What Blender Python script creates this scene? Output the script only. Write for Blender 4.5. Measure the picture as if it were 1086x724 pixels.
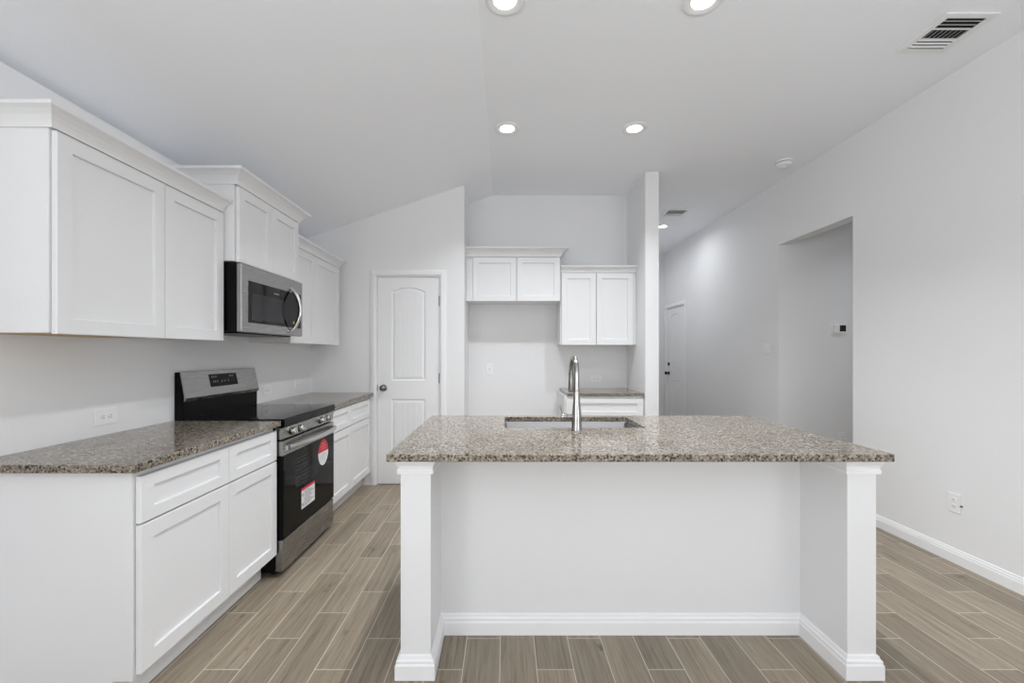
import bpy, bmesh, math, random
from mathutils import Vector, Matrix

for o in list(bpy.data.objects):
    bpy.data.objects.remove(o, do_unlink=True)
SC = bpy.context.scene
COL = SC.collection
random.seed(4)
PI = math.pi

# ------------------------------------------------------------------ camera, world, light, exposure
EYE = 1.30
FPX = 460.0
cam = bpy.data.cameras.new('camera')
cam.sensor_width = 36.0
cam.lens = FPX / 1086.0 * 36.0
cam.shift_x = (543.0 - 535.5) / 1086.0
cam.shift_y = (374.0 - 362.0) / 1086.0
cam.clip_start = 0.05
camo = bpy.data.objects.new('camera', cam)
COL.objects.link(camo)
camo.location = (0, 0, EYE)
camo.rotation_euler = (PI / 2, 0, 0)
SC.camera = camo

SC.view_settings.view_transform = 'Standard'
SC.view_settings.look = 'None'
SC.view_settings.gamma = 1.0
SC.view_settings.use_curve_mapping = False
SC.view_settings.exposure = -0.10
try:
    SC.cycles.max_bounces = 14
    SC.cycles.diffuse_bounces = 8
    SC.cycles.glossy_bounces = 5
    SC.cycles.caustics_reflective = False
    SC.cycles.caustics_refractive = False
    SC.cycles.use_denoising = True
except Exception:
    pass

W = bpy.data.worlds.new('daylight_sky')
SC.world = W
W.use_nodes = True
W.node_tree.nodes['Background'].inputs[0].default_value = (0.92, 0.96, 1.0, 1)
W.node_tree.nodes['Background'].inputs[1].default_value = 0.5

WINDOW_POWER = 6
SIDE_POWER = 155
CAN_POWER = 13
HALL_POWER = 6.5
SIDE_HALL_FILL_POWER = 7.5
CAN_SPREAD = 118
TILT_REAR = 0.3
TILT = 0.65      # side window lamps tipped upward to brighten the ceiling
REAR_Y = -4.2


def day_light(name, loc, rot, sx, sy, power, col=(0.935, 0.972, 1.0)):
    l = bpy.data.lights.new(name, 'AREA')
    l.shape = 'RECTANGLE'
    l.size, l.size_y, l.energy, l.color = sx, sy, power, col
    o = bpy.data.objects.new(name, l)
    COL.objects.link(o)
    o.location, o.rotation_euler = loc, rot
    return o


# daylight through the windows behind the camera, plus an unseen side pair added for brightness (each lamp sits in its opening)
WINS_REAR = [(-1.35, -0.05), (0.15, 1.45), (1.6, 2.6)]
WIN_Z = (0.45, 2.2)
for a, b in WINS_REAR:
    day_light('window_daylight', ((a + b) / 2, REAR_Y - 0.17, sum(WIN_Z) / 2), (PI / 2 + TILT_REAR, 0, 0),
              b - a, WIN_Z[1] - WIN_Z[0], WINDOW_POWER * (b - a) / 1.3)
WINS_SIDE = (-3.5, -0.9)
for x_, r_, f_ in ((-1.91 - 0.17, -PI / 2, 1.2), (2.79 + 0.17, PI / 2, 0.8)):
    day_light('window_daylight', (x_, sum(WINS_SIDE) / 2, sum(WIN_Z) / 2), (PI / 2 + TILT, 0, r_),
              WINS_SIDE[1] - WINS_SIDE[0], WIN_Z[1] - WIN_Z[0], SIDE_POWER * f_)

# ------------------------------------------------------------------ materials


def lin(r, g=None, b=None):
    if g is None:
        g = b = r
    def f(c):
        c /= 255.0
        return c / 12.92 if c <= 0.04045 else ((c + 0.055) / 1.055) ** 2.4
    return (f(r), f(g), f(b), 1.0)


def new_mat(name, col, rough=0.5, metal=0.0, spec=0.5):
    m = bpy.data.materials.new(name)
    m.use_nodes = True
    b = m.node_tree.nodes['Principled BSDF']
    b.inputs['Base Color'].default_value = col
    b.inputs['Roughness'].default_value = rough
    b.inputs['Metallic'].default_value = metal
    b.inputs['Specular IOR Level'].default_value = spec
    return m, m.node_tree, b


def node(t, typ, **kw):
    n = t.nodes.new(typ)
    for k, v in kw.items():
        if k.startswith('i_'):
            n.inputs[int(k[2:])].default_value = v
        else:
            setattr(n, k, v)
    return n


def math_n(t, op, a, b=None, c=None):
    n = t.nodes.new('ShaderNodeMath')
    n.operation = op
    for i, v in enumerate((a, b, c)):
        if v is None:
            continue
        if isinstance(v, (int, float)):
            n.inputs[i].default_value = v
        else:
            t.links.new(v, n.inputs[i])
    return n.outputs[0]


def ramp_n(t, fac, stops, interp='LINEAR'):
    n = t.nodes.new('ShaderNodeValToRGB')
    n.color_ramp.interpolation = interp
    els = n.color_ramp.elements
    while len(els) < len(stops):
        els.new(0.5)
    for e, (p, c) in zip(els, stops):
        e.position, e.color = p, c
    t.links.new(fac, n.inputs[0])
    return n.outputs[0]


def mix_n(t, fac, a, b, mode='MIX'):
    n = t.nodes.new('ShaderNodeMix')
    n.data_type = 'RGBA'
    n.blend_type = mode
    for s, v in ((0, fac), (6, a), (7, b)):
        if isinstance(v, (int, float, tuple)):
            n.inputs[s].default_value = v
        else:
            t.links.new(v, n.inputs[s])
    return n.outputs[2]


def bumped(m, t, b, scale, strength, dist=0.002, detail=3.0):
    tc = node(t, 'ShaderNodeTexCoord')
    nz = node(t, 'ShaderNodeTexNoise')
    nz.inputs['Scale'].default_value = scale
    nz.inputs['Detail'].default_value = detail
    t.links.new(tc.outputs['Object'], nz.inputs['Vector'])
    bp = node(t, 'ShaderNodeBump')
    bp.inputs['Strength'].default_value = strength
    bp.inputs['Distance'].default_value = dist
    t.links.new(nz.outputs[0], bp.inputs['Height'])
    t.links.new(bp.outputs[0], b.inputs['Normal'])


M = {}
m, t, b = new_mat('wall_paint', lin(231, 231, 232), 0.75, 0, 0.25)
bumped(m, t, b, 130, 0.12, 0.002)
M['wall'] = m
m, t, b = new_mat('ceiling_paint', lin(244, 246, 250), 0.85, 0, 0.2)
bumped(m, t, b, 110, 0.2, 0.002)
M['ceiling'] = m
m, t, b = new_mat('white_cabinet_lacquer', lin(226, 226, 227), 0.38, 0, 0.4)
bumped(m, t, b, 45, 0.02, 0.001)
M['cab'] = m
m, t, b = new_mat('white_trim_paint', lin(236, 236, 237), 0.4, 0, 0.4)
M['trim'] = m
M['raw'] = new_mat('raw_plywood', lin(196, 168, 128), 0.7)[0]
M['plastic'] = new_mat('white_plastic', lin(236, 236, 236), 0.35)[0]
M['slot'] = new_mat('dark_slot', lin(45, 45, 45), 0.6)[0]
M['black'] = new_mat('black_enamel', lin(9, 9, 10), 0.3, 0, 0.12)[0]
M['glass'] = new_mat('black_glass', lin(6, 6, 7), 0.04, 0, 0.17)[0]
M['rubber'] = new_mat('black_rubber', lin(18, 18, 18), 0.7)[0]
M['bronze'] = new_mat('dark_nickel', lin(120, 118, 115), 0.22, 1.0)[0]
M['dkbronze'] = new_mat('oil_rubbed_bronze', lin(40, 37, 35), 0.35, 0.8)[0]
M['hinge'] = new_mat('hinge_nickel', lin(140, 138, 136), 0.35, 1.0)[0]
M['dark'] = new_mat('duct_dark', lin(38, 38, 39), 0.9)[0]
M['chrome'] = new_mat('polished_nickel', lin(158, 156, 153), 0.2, 1.0)[0]
M['bright'] = new_mat('bright_handle_metal', lin(196, 195, 193), 0.2, 1.0)[0]
M['screen'] = new_mat('lcd_screen', lin(22, 24, 25), 0.2)[0]
M['red'] = new_mat('red_print', lin(206, 32, 48), 0.5)[0]
M['yellow'] = new_mat('yellow_sticker', lin(214, 190, 60), 0.5)[0]
M['grey_print'] = new_mat('grey_print', lin(150, 150, 152), 0.5)[0]
M['dark_print'] = new_mat('dark_print', lin(70, 70, 74), 0.5)[0]
M['paper'] = new_mat('white_sticker_paper', lin(232, 232, 232), 0.5)[0]
M['white_print'] = new_mat('pale_print', lin(170, 172, 174), 0.5)[0]

# brushed stainless steel
def steel(name, col, axis, rough=0.27):
    m, t, b = new_mat(name, col, rough, 1.0)
    tc = node(t, 'ShaderNodeTexCoord')
    mp = node(t, 'ShaderNodeMapping')
    mp.inputs['Scale'].default_value = [(6, 500, 500), (500, 500, 6), (500, 6, 500)][axis]
    t.links.new(tc.outputs['Object'], mp.inputs[0])
    nz = node(t, 'ShaderNodeTexNoise')
    nz.inputs['Scale'].default_value = 1.0
    nz.inputs['Detail'].default_value = 2.0
    t.links.new(mp.outputs[0], nz.inputs['Vector'])
    r = node(t, 'ShaderNodeMapRange')
    r.inputs[3].default_value = rough - 0.02
    r.inputs[4].default_value = rough + 0.025
    t.links.new(nz.outputs[0], r.inputs[0])
    t.links.new(r.outputs[0], b.inputs['Roughness'])
    return m
M['steel'] = steel('brushed_steel', lin(158, 157, 156), 0)
M['steel_sink'] = steel('sink_steel', lin(134, 134, 133), 0, 0.16)

# speckled granite
def granite():
    m, t, b = new_mat('speckled_granite', lin(165, 153, 140), 0.09, 0, 0.28)
    tc = node(t, 'ShaderNodeTexCoord')
    wob = node(t, 'ShaderNodeTexNoise')
    wob.inputs['Scale'].default_value = 230.0
    wob.inputs['Detail'].default_value = 2.0
    t.links.new(tc.outputs['Object'], wob.inputs['Vector'])
    off = node(t, 'ShaderNodeVectorMath', operation='SCALE')
    t.links.new(wob.outputs['Color'], off.inputs[0])
    off.inputs['Scale'].default_value = 0.006
    add = node(t, 'ShaderNodeVectorMath', operation='ADD')
    t.links.new(tc.outputs['Object'], add.inputs[0])
    t.links.new(off.outputs[0], add.inputs[1])
    vo = node(t, 'ShaderNodeTexVoronoi')
    vo.inputs['Scale'].default_value = 215.0
    t.links.new(add.outputs[0], vo.inputs['Vector'])
    sep = node(t, 'ShaderNodeSeparateColor')
    t.links.new(vo.outputs['Color'], sep.inputs[0])
    grains = ramp_n(t, sep.outputs[0], [
        (0.0, lin(84, 76, 67)), (0.12, lin(111, 102, 91)), (0.36, lin(130, 121, 109)),
        (0.66, lin(143, 134, 121)), (0.88, lin(160, 152, 140))], 'CONSTANT')
    def flecks(scale, thr, rad, seed):
        mp = node(t, 'ShaderNodeMapping')
        mp.inputs['Location'].default_value = (seed, seed * 1.7, seed * 0.3)
        t.links.new(add.outputs[0], mp.inputs[0])
        vf = node(t, 'ShaderNodeTexVoronoi')
        vf.inputs['Scale'].default_value = scale
        t.links.new(mp.outputs[0], vf.inputs['Vector'])
        sc = node(t, 'ShaderNodeSeparateColor')
        t.links.new(vf.outputs['Color'], sc.inputs[0])
        return math_n(t, 'MULTIPLY', math_n(t, 'GREATER_THAN', sc.outputs[1], thr), math_n(t, 'LESS_THAN', vf.outputs['Distance'], rad))
    c = mix_n(t, math_n(t, 'MULTIPLY', flecks(105, 0.72, 0.62, 5.0), 0.75), grains, lin(172, 164, 152))
    c = mix_n(t, math_n(t, 'MULTIPLY', flecks(100, 0.68, 0.50, 1.3), 0.85), c, lin(52, 45, 40))
    c = mix_n(t, flecks(95, 0.88, 0.48, 3.1), c, lin(34, 30, 28))
    cl = node(t, 'ShaderNodeTexNoise')
    cl.inputs['Scale'].default_value = 9.0
    cl.inputs['Detail'].default_value = 3.0
    t.links.new(tc.outputs['Object'], cl.inputs['Vector'])
    v = ramp_n(t, cl.outputs[0], [(0.3, (0.86, 0.85, 0.84, 1)), (0.7, (1.04, 1.03, 1.02, 1))])
    c = mix_n(t, 1.0, c, v, 'MULTIPLY')
    t.links.new(c, b.inputs['Base Color'])
    return m
M['granite'] = granite()

# wood-look plank tile floor, planks along the room, one-third running joints
def plank_floor():
    m, t, b = new_mat('plank_tile', lin(145, 133, 119), 0.42, 0, 0.4)
    tc = node(t, 'ShaderNodeTexCoord')
    sp = node(t, 'ShaderNodeSeparateXYZ')
    t.links.new(tc.outputs['Object'], sp.inputs[0])
    PW, PL = 0.152, 0.582
    xs = math_n(t, 'DIVIDE', math_n(t, 'ADD', sp.outputs[0], 1.237), PW)
    i = math_n(t, 'FLOOR', xs)
    fx = math_n(t, 'SUBTRACT', xs, i)
    ys = math_n(t, 'DIVIDE', math_n(t, 'SUBTRACT', math_n(t, 'SUBTRACT', sp.outputs[1], 2.363), math_n(t, 'MULTIPLY', i, 0.194)), PL)
    j = math_n(t, 'FLOOR', ys)
    fy = math_n(t, 'SUBTRACT', ys, j)
    ex = math_n(t, 'MULTIPLY', math_n(t, 'MINIMUM', fx, math_n(t, 'SUBTRACT', 1.0, fx)), PW)
    ey = math_n(t, 'MULTIPLY', math_n(t, 'MINIMUM', fy, math_n(t, 'SUBTRACT', 1.0, fy)), PL)
    e = math_n(t, 'MINIMUM', ex, ey)
    grout = math_n(t, 'LESS_THAN', e, 0.0017)
    ij = node(t, 'ShaderNodeCombineXYZ')
    t.links.new(i, ij.inputs[0]); t.links.new(j, ij.inputs[1])
    wn = node(t, 'ShaderNodeTexWhiteNoise', noise_dimensions='2D')
    t.links.new(ij.outputs[0], wn.inputs['Vector'])
    rnd = wn.outputs['Value']
    def grain(sx, sy, detail, rough, seed):
        cv = node(t, 'ShaderNodeCombineXYZ')
        t.links.new(math_n(t, 'MULTIPLY', sp.outputs[0], sx), cv.inputs[0])
        t.links.new(math_n(t, 'MULTIPLY', sp.outputs[1], sy), cv.inputs[1])
        t.links.new(math_n(t, 'MULTIPLY_ADD', rnd, 37.0, seed), cv.inputs[2])
        nz = node(t, 'ShaderNodeTexNoise')
        nz.inputs['Scale'].default_value = 1.0
        nz.inputs['Detail'].default_value = detail
        nz.inputs['Roughness'].default_value = rough
        nz.inputs['Distortion'].default_value = 0.6
        t.links.new(cv.outputs[0], nz.inputs['Vector'])
        return nz.outputs[0]
    g1 = grain(58, 2.2, 7, 0.68, 0.0)
    g2 = grain(210, 9.0, 4, 0.65, 11.0)
    g3 = grain(14, 5.0, 4, 0.55, 23.0)
    base = ramp_n(t, g1, [(0.28, lin(116, 104, 89)), (0.46, lin(144, 132, 115)), (0.68, lin(163, 151, 134))])
    fine = ramp_n(t, g2, [(0.32, (0.86, 0.855, 0.85, 1)), (0.6, (1.03, 1.03, 1.03, 1))])
    c = mix_n(t, 1.0, base, fine, 'MULTIPLY')
    knot = ramp_n(t, g3, [(0.27, (1, 1, 1, 1)), (0.36, (0, 0, 0, 1))])
    c = mix_n(t, math_n(t, 'MULTIPLY', knot, 0.7), c, lin(88, 77, 65))
    tone = node(t, 'ShaderNodeMapRange')
    tone.inputs[3].default_value = 0.84
    tone.inputs[4].default_value = 1.12
    t.links.new(rnd, tone.inputs[0])
    tv = node(t, 'ShaderNodeCombineColor')
    for k in range(3):
        t.links.new(tone.outputs[0], tv.inputs[k])
    c = mix_n(t, 1.0, c, tv.outputs[0], 'MULTIPLY')
    c = mix_n(t, grout, c, lin(206, 197, 183))
    t.links.new(c, b.inputs['Base Color'])
    bp = node(t, 'ShaderNodeBump')
    bp.inputs['Strength'].default_value = 0.25
    bp.inputs['Distance'].default_value = 0.001
    t.links.new(math_n(t, 'SUBTRACT', 1.0, grout), bp.inputs['Height'])
    t.links.new(bp.outputs[0], b.inputs['Normal'])
    return m
M['floor'] = plank_floor()

# lamp lens
m, t, b = new_mat('lamp_lens', (1, 1, 1, 1), 0.4)
b.inputs['Emission Color'].default_value = (1, 0.99, 0.97, 1)
b.inputs['Emission Strength'].default_value = 9.0
M['lens'] = m

# clear window pane
m = bpy.data.materials.new('window_pane_glass')
m.use_nodes = True
t = m.node_tree
t.nodes.clear()
out = node(t, 'ShaderNodeOutputMaterial')
mx = node(t, 'ShaderNodeMixShader')
tr = node(t, 'ShaderNodeBsdfTransparent')
gl = node(t, 'ShaderNodeBsdfGlossy')
gl.inputs['Roughness'].default_value = 0.02
mx.inputs[0].default_value = 0.06
t.links.new(tr.outputs[0], mx.inputs[1]); t.links.new(gl.outputs[0], mx.inputs[2])
t.links.new(mx.outputs[0], out.inputs[0])
M['pane'] = m

# cooktop glass with printed burner rings (local coordinates of the range)
m, t, b = new_mat('cooktop_glass', lin(5, 5, 6), 0.05, 0, 0.12)
tc = node(t, 'ShaderNodeTexCoord')
acc = None
for cx, cy, rr in ((0.19, 0.17, 0.115), (0.55, 0.17, 0.09), (0.19, 0.40, 0.08), (0.55, 0.40, 0.105)):
    vm = node(t, 'ShaderNodeVectorMath', operation='DISTANCE')
    sx = node(t, 'ShaderNodeVectorMath', operation='MULTIPLY')
    sx.inputs[1].default_value = (1, 1, 0)
    t.links.new(tc.outputs['Object'], sx.inputs[0])
    t.links.new(sx.outputs[0], vm.inputs[0])
    vm.inputs[1].default_value = (cx, cy, 0)
    d = math_n(t, 'LESS_THAN', math_n(t, 'ABSOLUTE', math_n(t, 'SUBTRACT', vm.outputs['Value'], rr)), 0.0015)
    acc = d if acc is None else math_n(t, 'MAXIMUM', acc, d)
t.links.new(mix_n(t, acc, lin(8, 8, 9), lin(60, 60, 62)), b.inputs['Base Color'])
M['cooktop'] = m

# ------------------------------------------------------------------ mesh helpers


class MB:
    def __init__(self):
        self.bm = bmesh.new()

    def box(self, x0, x1, y0, y1, z0, z1):
        v = [self.bm.verts.new(p) for p in ((x0, y0, z0), (x1, y0, z0), (x1, y1, z0), (x0, y1, z0),
                                            (x0, y0, z1), (x1, y0, z1), (x1, y1, z1), (x0, y1, z1))]
        for f in ((3, 2, 1, 0), (4, 5, 6, 7), (0, 1, 5, 4), (1, 2, 6, 5), (2, 3, 7, 6), (3, 0, 4, 7)):
            self.bm.faces.new([v[i] for i in f])
        return self

    def prism(self, pts, axis, a, b):
        """pts: 2D outline in the two other axes (in x,y,z order), extruded along axis from a to b"""
        def p3(p, w):
            if axis == 0: return (w, p[0], p[1])
            if axis == 1: return (p[0], w, p[1])
            return (p[0], p[1], w)
        A = [self.bm.verts.new(p3(p, a)) for p in pts]
        B = [self.bm.verts.new(p3(p, b)) for p in pts]
        self.bm.faces.new(A); self.bm.faces.new(B[::-1])
        n = len(pts)
        for i in range(n):
            self.bm.faces.new([A[i], A[(i + 1) % n], B[(i + 1) % n], B[i]])
        return self

    def sweep(self, path, prof, z=0.0):
        """prof (out, up) along plan path; out is to the right of travel; mitred corners"""
        rings = []
        P = [Vector(p) for p in path]
        for k, p in enumerate(P):
            ns = []
            if k > 0:
                d = (p - P[k - 1]).normalized(); ns.append(Vector((d.y, -d.x)))
            if k < len(P) - 1:
                d = (P[k + 1] - p).normalized(); ns.append(Vector((d.y, -d.x)))
            if len(ns) == 2:
                mdir = (ns[0] + ns[1]).normalized()
                mdir = mdir / mdir.dot(ns[0])
            else:
                mdir = ns[0]
            rings.append([self.bm.verts.new((p.x + mdir.x * o, p.y + mdir.y * o, z + u)) for o, u in prof])
        n = len(prof)
        for r, s in zip(rings, rings[1:]):
            for i in range(n):
                self.bm.faces.new([r[i], r[(i + 1) % n], s[(i + 1) % n], s[i]])
        self.bm.faces.new(rings[0]); self.bm.faces.new(rings[-1][::-1])
        return self

    def lathe(self, prof, seg=32, mat=None, ring=False):
        """prof (radius, height) around local z; mat places it"""
        mat = mat or Matrix()
        rings = []
        for r, h in prof:
            if r < 1e-6:
                rings.append([self.bm.verts.new(mat @ Vector((0, 0, h)))])
            else:
                rings.append([self.bm.verts.new(mat @ Vector((r * math.cos(2 * PI * k / seg), r * math.sin(2 * PI * k / seg), h))) for k in range(seg)])
        for a, c in zip(rings, rings[1:] + (rings[:1] if ring else [])):
            for k in range(seg):
                k2 = (k + 1) % seg
                q = [a[k % len(a)], a[k2 % len(a)], c[k2 % len(c)], c[k % len(c)]]
                u = []
                for v in q:
                    if v not in u: u.append(v)
                if len(u) > 2:
                    self.bm.faces.new(u)
        for r in (rings[0], rings[-1]):
            if len(r) > 1 and not ring:
                self.bm.faces.new(r)
        return self

    def tube(self, pts, rad, seg=14, flat=1.0):
        """tube along points; rad a number or one per point"""
        P = [Vector(p) for p in pts]
        R = rad if isinstance(rad, (list, tuple)) else [rad] * len(P)
        T = []
        for k in range(len(P)):
            a = P[max(0, k - 1)]; c = P[min(len(P) - 1, k + 1)]
            T.append((c - a).normalized())
        up = Vector((0, 0, 1)) if abs(T[0].z) < 0.9 else Vector((1, 0, 0))
        N = (up - T[0] * up.dot(T[0])).normalized()
        rings = []
        for p, tt, r in zip(P, T, R):
            N = (N - tt * N.dot(tt)).normalized()
            Bn = tt.cross(N)
            rings.append([self.bm.verts.new(p + N * (r * math.cos(2 * PI * k / seg)) + Bn * (r * flat * math.sin(2 * PI * k / seg))) for k in range(seg)])
        for a, c in zip(rings, rings[1:]):
            for k in range(seg):
                self.bm.faces.new([a[k], a[(k + 1) % seg], c[(k + 1) % seg], c[k]])
        self.bm.faces.new(rings[0]); self.bm.faces.new(rings[-1])
        return self

    def shaker(self, x0, x1, z0, z1, stile=0.058, rail=None, yf=0.0, th=0.02, rec=0.011):
        """five-piece door or drawer front: face at y=yf facing -y, recessed flat panel"""
        rail = rail or stile
        bm = self.bm
        def ring(ix, iz, y):
            return [bm.verts.new(p) for p in ((x0 + ix, y, z0 + iz), (x1 - ix, y, z0 + iz), (x1 - ix, y, z1 - iz), (x0 + ix, y, z1 - iz))]
        e = 0.0016
        rs = [ring(0, 0, yf + th), ring(0, 0, yf + e), ring(e, e, yf), ring(stile - e, rail - e, yf),
              ring(stile, rail, yf + e), ring(stile + 0.001, rail + 0.001, yf + rec)]
        for a, c in zip(rs, rs[1:]):
            for k in range(4):
                bm.faces.new([a[k], a[(k + 1) % 4], c[(k + 1) % 4], c[k]])
        bm.faces.new(rs[-1]); bm.faces.new(rs[0][::-1])
        return self

    def build(self, name, mat, parent=None, bevel=0.0, smooth=False, seg=2, angle=35):
        bm = self.bm
        bmesh.ops.remove_doubles(bm, verts=bm.verts, dist=1e-6)
        bmesh.ops.recalc_face_normals(bm, faces=bm.faces)
        if bevel > 0:
            es = [e for e in bm.edges if len(e.link_faces) == 2 and e.calc_face_angle(0) > math.radians(angle)]
            bmesh.ops.bevel(bm, geom=es, offset=bevel, segments=seg, profile=0.5, affect='EDGES', clamp_overlap=True)
        me = bpy.data.meshes.new(name)
        bm.to_mesh(me); bm.free()
        if smooth:
            for p in me.polygons:
                p.use_smooth = True
            try:
                me.set_sharp_from_angle(angle=math.radians(40))
            except Exception:
                pass
        me.materials.append(mat)
        o = bpy.data.objects.new(name, me)
        COL.objects.link(o)
        if parent is not None:
            o.parent = parent
        return o


def tag(o, label=None, cat=None, group=None, kind=None):
    if label: o['label'] = label
    if cat: o['category'] = cat
    if group: o['group'] = group
    if kind: o['kind'] = kind
    return o


def thing(name, label, cat, loc=(0, 0, 0), rz=0.0, group=None, kind=None):
    o = bpy.data.objects.new(name, None)
    o.empty_display_size = 0.1
    COL.objects.link(o)
    o.location = loc
    o.rotation_euler = (0, 0, rz)
    return tag(o, label, cat, group, kind)


def copy_tree(o, parent=None):
    c = o.copy()
    COL.objects.link(c)
    if parent is not None:
        c.parent = parent
    for ch in list(o.children):
        copy_tree(ch, c)
    return c


# ------------------------------------------------------------------ the room
XL, XR = -1.91, 2.79           # left and right wall faces
CZ = 3.04                      # flat ceiling
RX = -0.13                     # where the slope starts
SL = 0.335                     # slope
PY, NY, HY = 4.27, 4.80, 7.60  # pantry wall, niche back wall, hall end wall
NX0, NX1, NX2 = -0.40, 1.352, 1.481
OP0, OP1, OPZ = 3.478, 4.418, 2.40   # opening in the wall on the far side
TW = 0.12
zs = lambda x: CZ - SL * (RX - x) if x < RX else CZ

MB().box(XL - TW, 5.0, REAR_Y - TW, HY + TW, -0.1, 0).build('floor', M['floor'])
tag(bpy.data.objects['floor'], 'taupe wood-look plank tile floor with pale grout lines', 'floor', kind='structure')
xo = XL - TW
c = MB().prism([(xo, zs(xo)), (RX, CZ), (5.0, CZ), (5.0, CZ + 0.15), (RX, CZ + 0.15), (xo, zs(xo) + 0.15)], 1, REAR_Y - TW, HY + TW).build('ceiling', M['ceiling'])
tag(c, 'white ceiling, flat with one sloping side over the cabinets', 'ceiling', kind='structure')


def wall(name, mb, label):
    return tag(mb.build(name, M['wall']), label, 'wall', kind='structure')


ZL = zs(XL) - 0.041
def window_wall(x0, x1, y_end, ztop):
    mb = MB()
    a, b_ = WINS_SIDE
    mb.box(x0, x1, REAR_Y, a, 0, ztop).box(x0, x1, b_, y_end, 0, ztop)
    return mb.box(x0, x1, a, b_, 0, WIN_Z[0]).box(x0, x1, a, b_, WIN_Z[1], ztop)
wall('wall_left', window_wall(XL - TW, XL, PY, ZL), 'pale grey low wall behind the range and its cabinets')
D2A, D2B, DH = 6.735, 7.485, 2.06
wr = window_wall(XR, XR + TW, OP0, CZ).box(XR, XR + TW, OP0, OP1, OPZ, CZ)
wr.box(XR, XR + TW, OP1, D2A, 0, CZ).box(XR, XR + TW, D2A, D2B, DH, CZ).box(XR, XR + TW, D2B, HY, 0, CZ)
wall('wall_right', wr, 'long pale wall with a tall square opening into a side hall')
D1A, D1B = -1.272, -0.633
PT = [(XL - TW, 0), (D1A, 0), (D1A, DH), (D1B, DH), (D1B, 0), (NX0, 0), (NX0, zs(NX0)), (XL - TW, zs(XL - TW))]
pw = MB()
def flat_prism(mb, pts):
    mb.prism(pts, 1, PY, PY + TW)
flat_prism(pw, [(XL - TW, 0), (D1A, 0), (D1A, zs(D1A)), (XL - TW, zs(XL - TW))])
flat_prism(pw, [(D1A, DH), (D1B, DH), (D1B, zs(D1B)), (D1A, zs(D1A))])
flat_prism(pw, [(D1B, 0), (NX0, 0), (NX0, zs(NX0)), (D1B, zs(D1B))])
pw.prism([(NX0 - TW, 0), (NX0, 0), (NX0, zs(NX0)), (NX0 - TW, zs(NX0 - TW))], 1, PY + TW, NY)
wall('wall_pantry', pw, 'pale wall holding the closed pantry door, under the ceiling slope')
wall('wall_back', MB().prism([(NX0 - TW, 0), (NX2, 0), (NX2, CZ), (RX, CZ), (NX0 - TW, zs(NX0 - TW))], 1, NY, NY + TW),
     'pale back wall of the refrigerator recess')
wc = MB().box(NX1, NX2, 4.175, NY, 0, CZ).box(NX1, NX2, NY + TW, HY, 0, CZ)
wall('wall_partition', wc, 'white wall end standing between the recess and the far hall')
wall('wall_far', MB().box(NX1, XR + TW, HY, HY + TW, 0, CZ), 'pale end wall of the far hall')
wh = MB().box(XR + TW, 4.9, OP1, OP1 + TW, 0, CZ)
wall('wall_hall', wh, 'pale wall inside the side hall, carrying the thermostat')
wall('wall_hallend', MB().box(4.9, 5.0, 2.4, OP1 + TW, 0, CZ), 'end wall of the side hall')
wall('wall_hallside', MB().box(XR + TW, 4.9, 2.4 - TW, 2.4, 0, CZ), 'near wall of the side hall')

# rear wall with three windows (behind the camera)
rw = MB()
xs = [XL - TW]
for a, b_ in WINS_REAR:
    xs += [a, b_]
xs += [XR + TW]
rw.box(xs[0], xs[-1], REAR_Y - TW, REAR_Y, 0, WIN_Z[0])
TOPZ = 2.3
rw.box(xs[0], xs[-1], REAR_Y - TW, REAR_Y, WIN_Z[1], TOPZ)
for k in range(0, len(xs), 2):
    rw.box(xs[k], xs[k + 1], REAR_Y - TW, REAR_Y, WIN_Z[0], WIN_Z[1])
rw.prism([(xs[0], TOPZ), (xs[-1], TOPZ), (xs[-1], CZ), (RX, CZ), (xs[0], zs(xs[0]))], 1, REAR_Y - TW, REAR_Y)
wall('wall_rear', rw, 'pale wall with three windows facing the kitchen')
wspots = [((a + b_) / 2, REAR_Y - 0.06, 0, b_ - a) for a, b_ in WINS_REAR]
wspots += [(XL - 0.06, sum(WINS_SIDE) / 2, PI / 2, WINS_SIDE[1] - WINS_SIDE[0]), (XR + 0.06, sum(WINS_SIDE) / 2, -PI / 2, WINS_SIDE[1] - WINS_SIDE[0])]  # unseen side windows, added to light the walls and ceiling
for k, (wx, wy, wr_, ww) in enumerate(wspots):
    w = thing('window_%d' % (k + 1), 'white framed window in the wall facing the kitchen', 'window', (wx, wy, WIN_Z[0]), wr_, kind='structure')
    a, b_ = 0, ww
    hw, hh = (b_ - a) / 2 - 0.001, WIN_Z[1] - WIN_Z[0] - 0.001
    f = MB()
    f.box(-hw, -hw + 0.05, -0.04, 0.04, 0.001, hh).box(hw - 0.05, hw, -0.04, 0.04, 0.001, hh)
    f.box(-hw + 0.05, hw - 0.05, -0.04, 0.04, 0.001, 0.05).box(-hw + 0.05, hw - 0.05, -0.04, 0.04, hh - 0.05, hh)
    f.box(-hw + 0.05, hw - 0.05, -0.02, 0.02, hh / 2 - 0.02, hh / 2 + 0.02)
    f.build('window_frame', M['trim'], w)
    MB().box(-hw + 0.05, hw - 0.05, -0.004, -0.001, 0.05, hh / 2 - 0.02).box(-hw + 0.05, hw - 0.05, -0.004, -0.001, hh / 2 + 0.02, hh - 0.05).build('pane', M['pane'], w)

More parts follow.
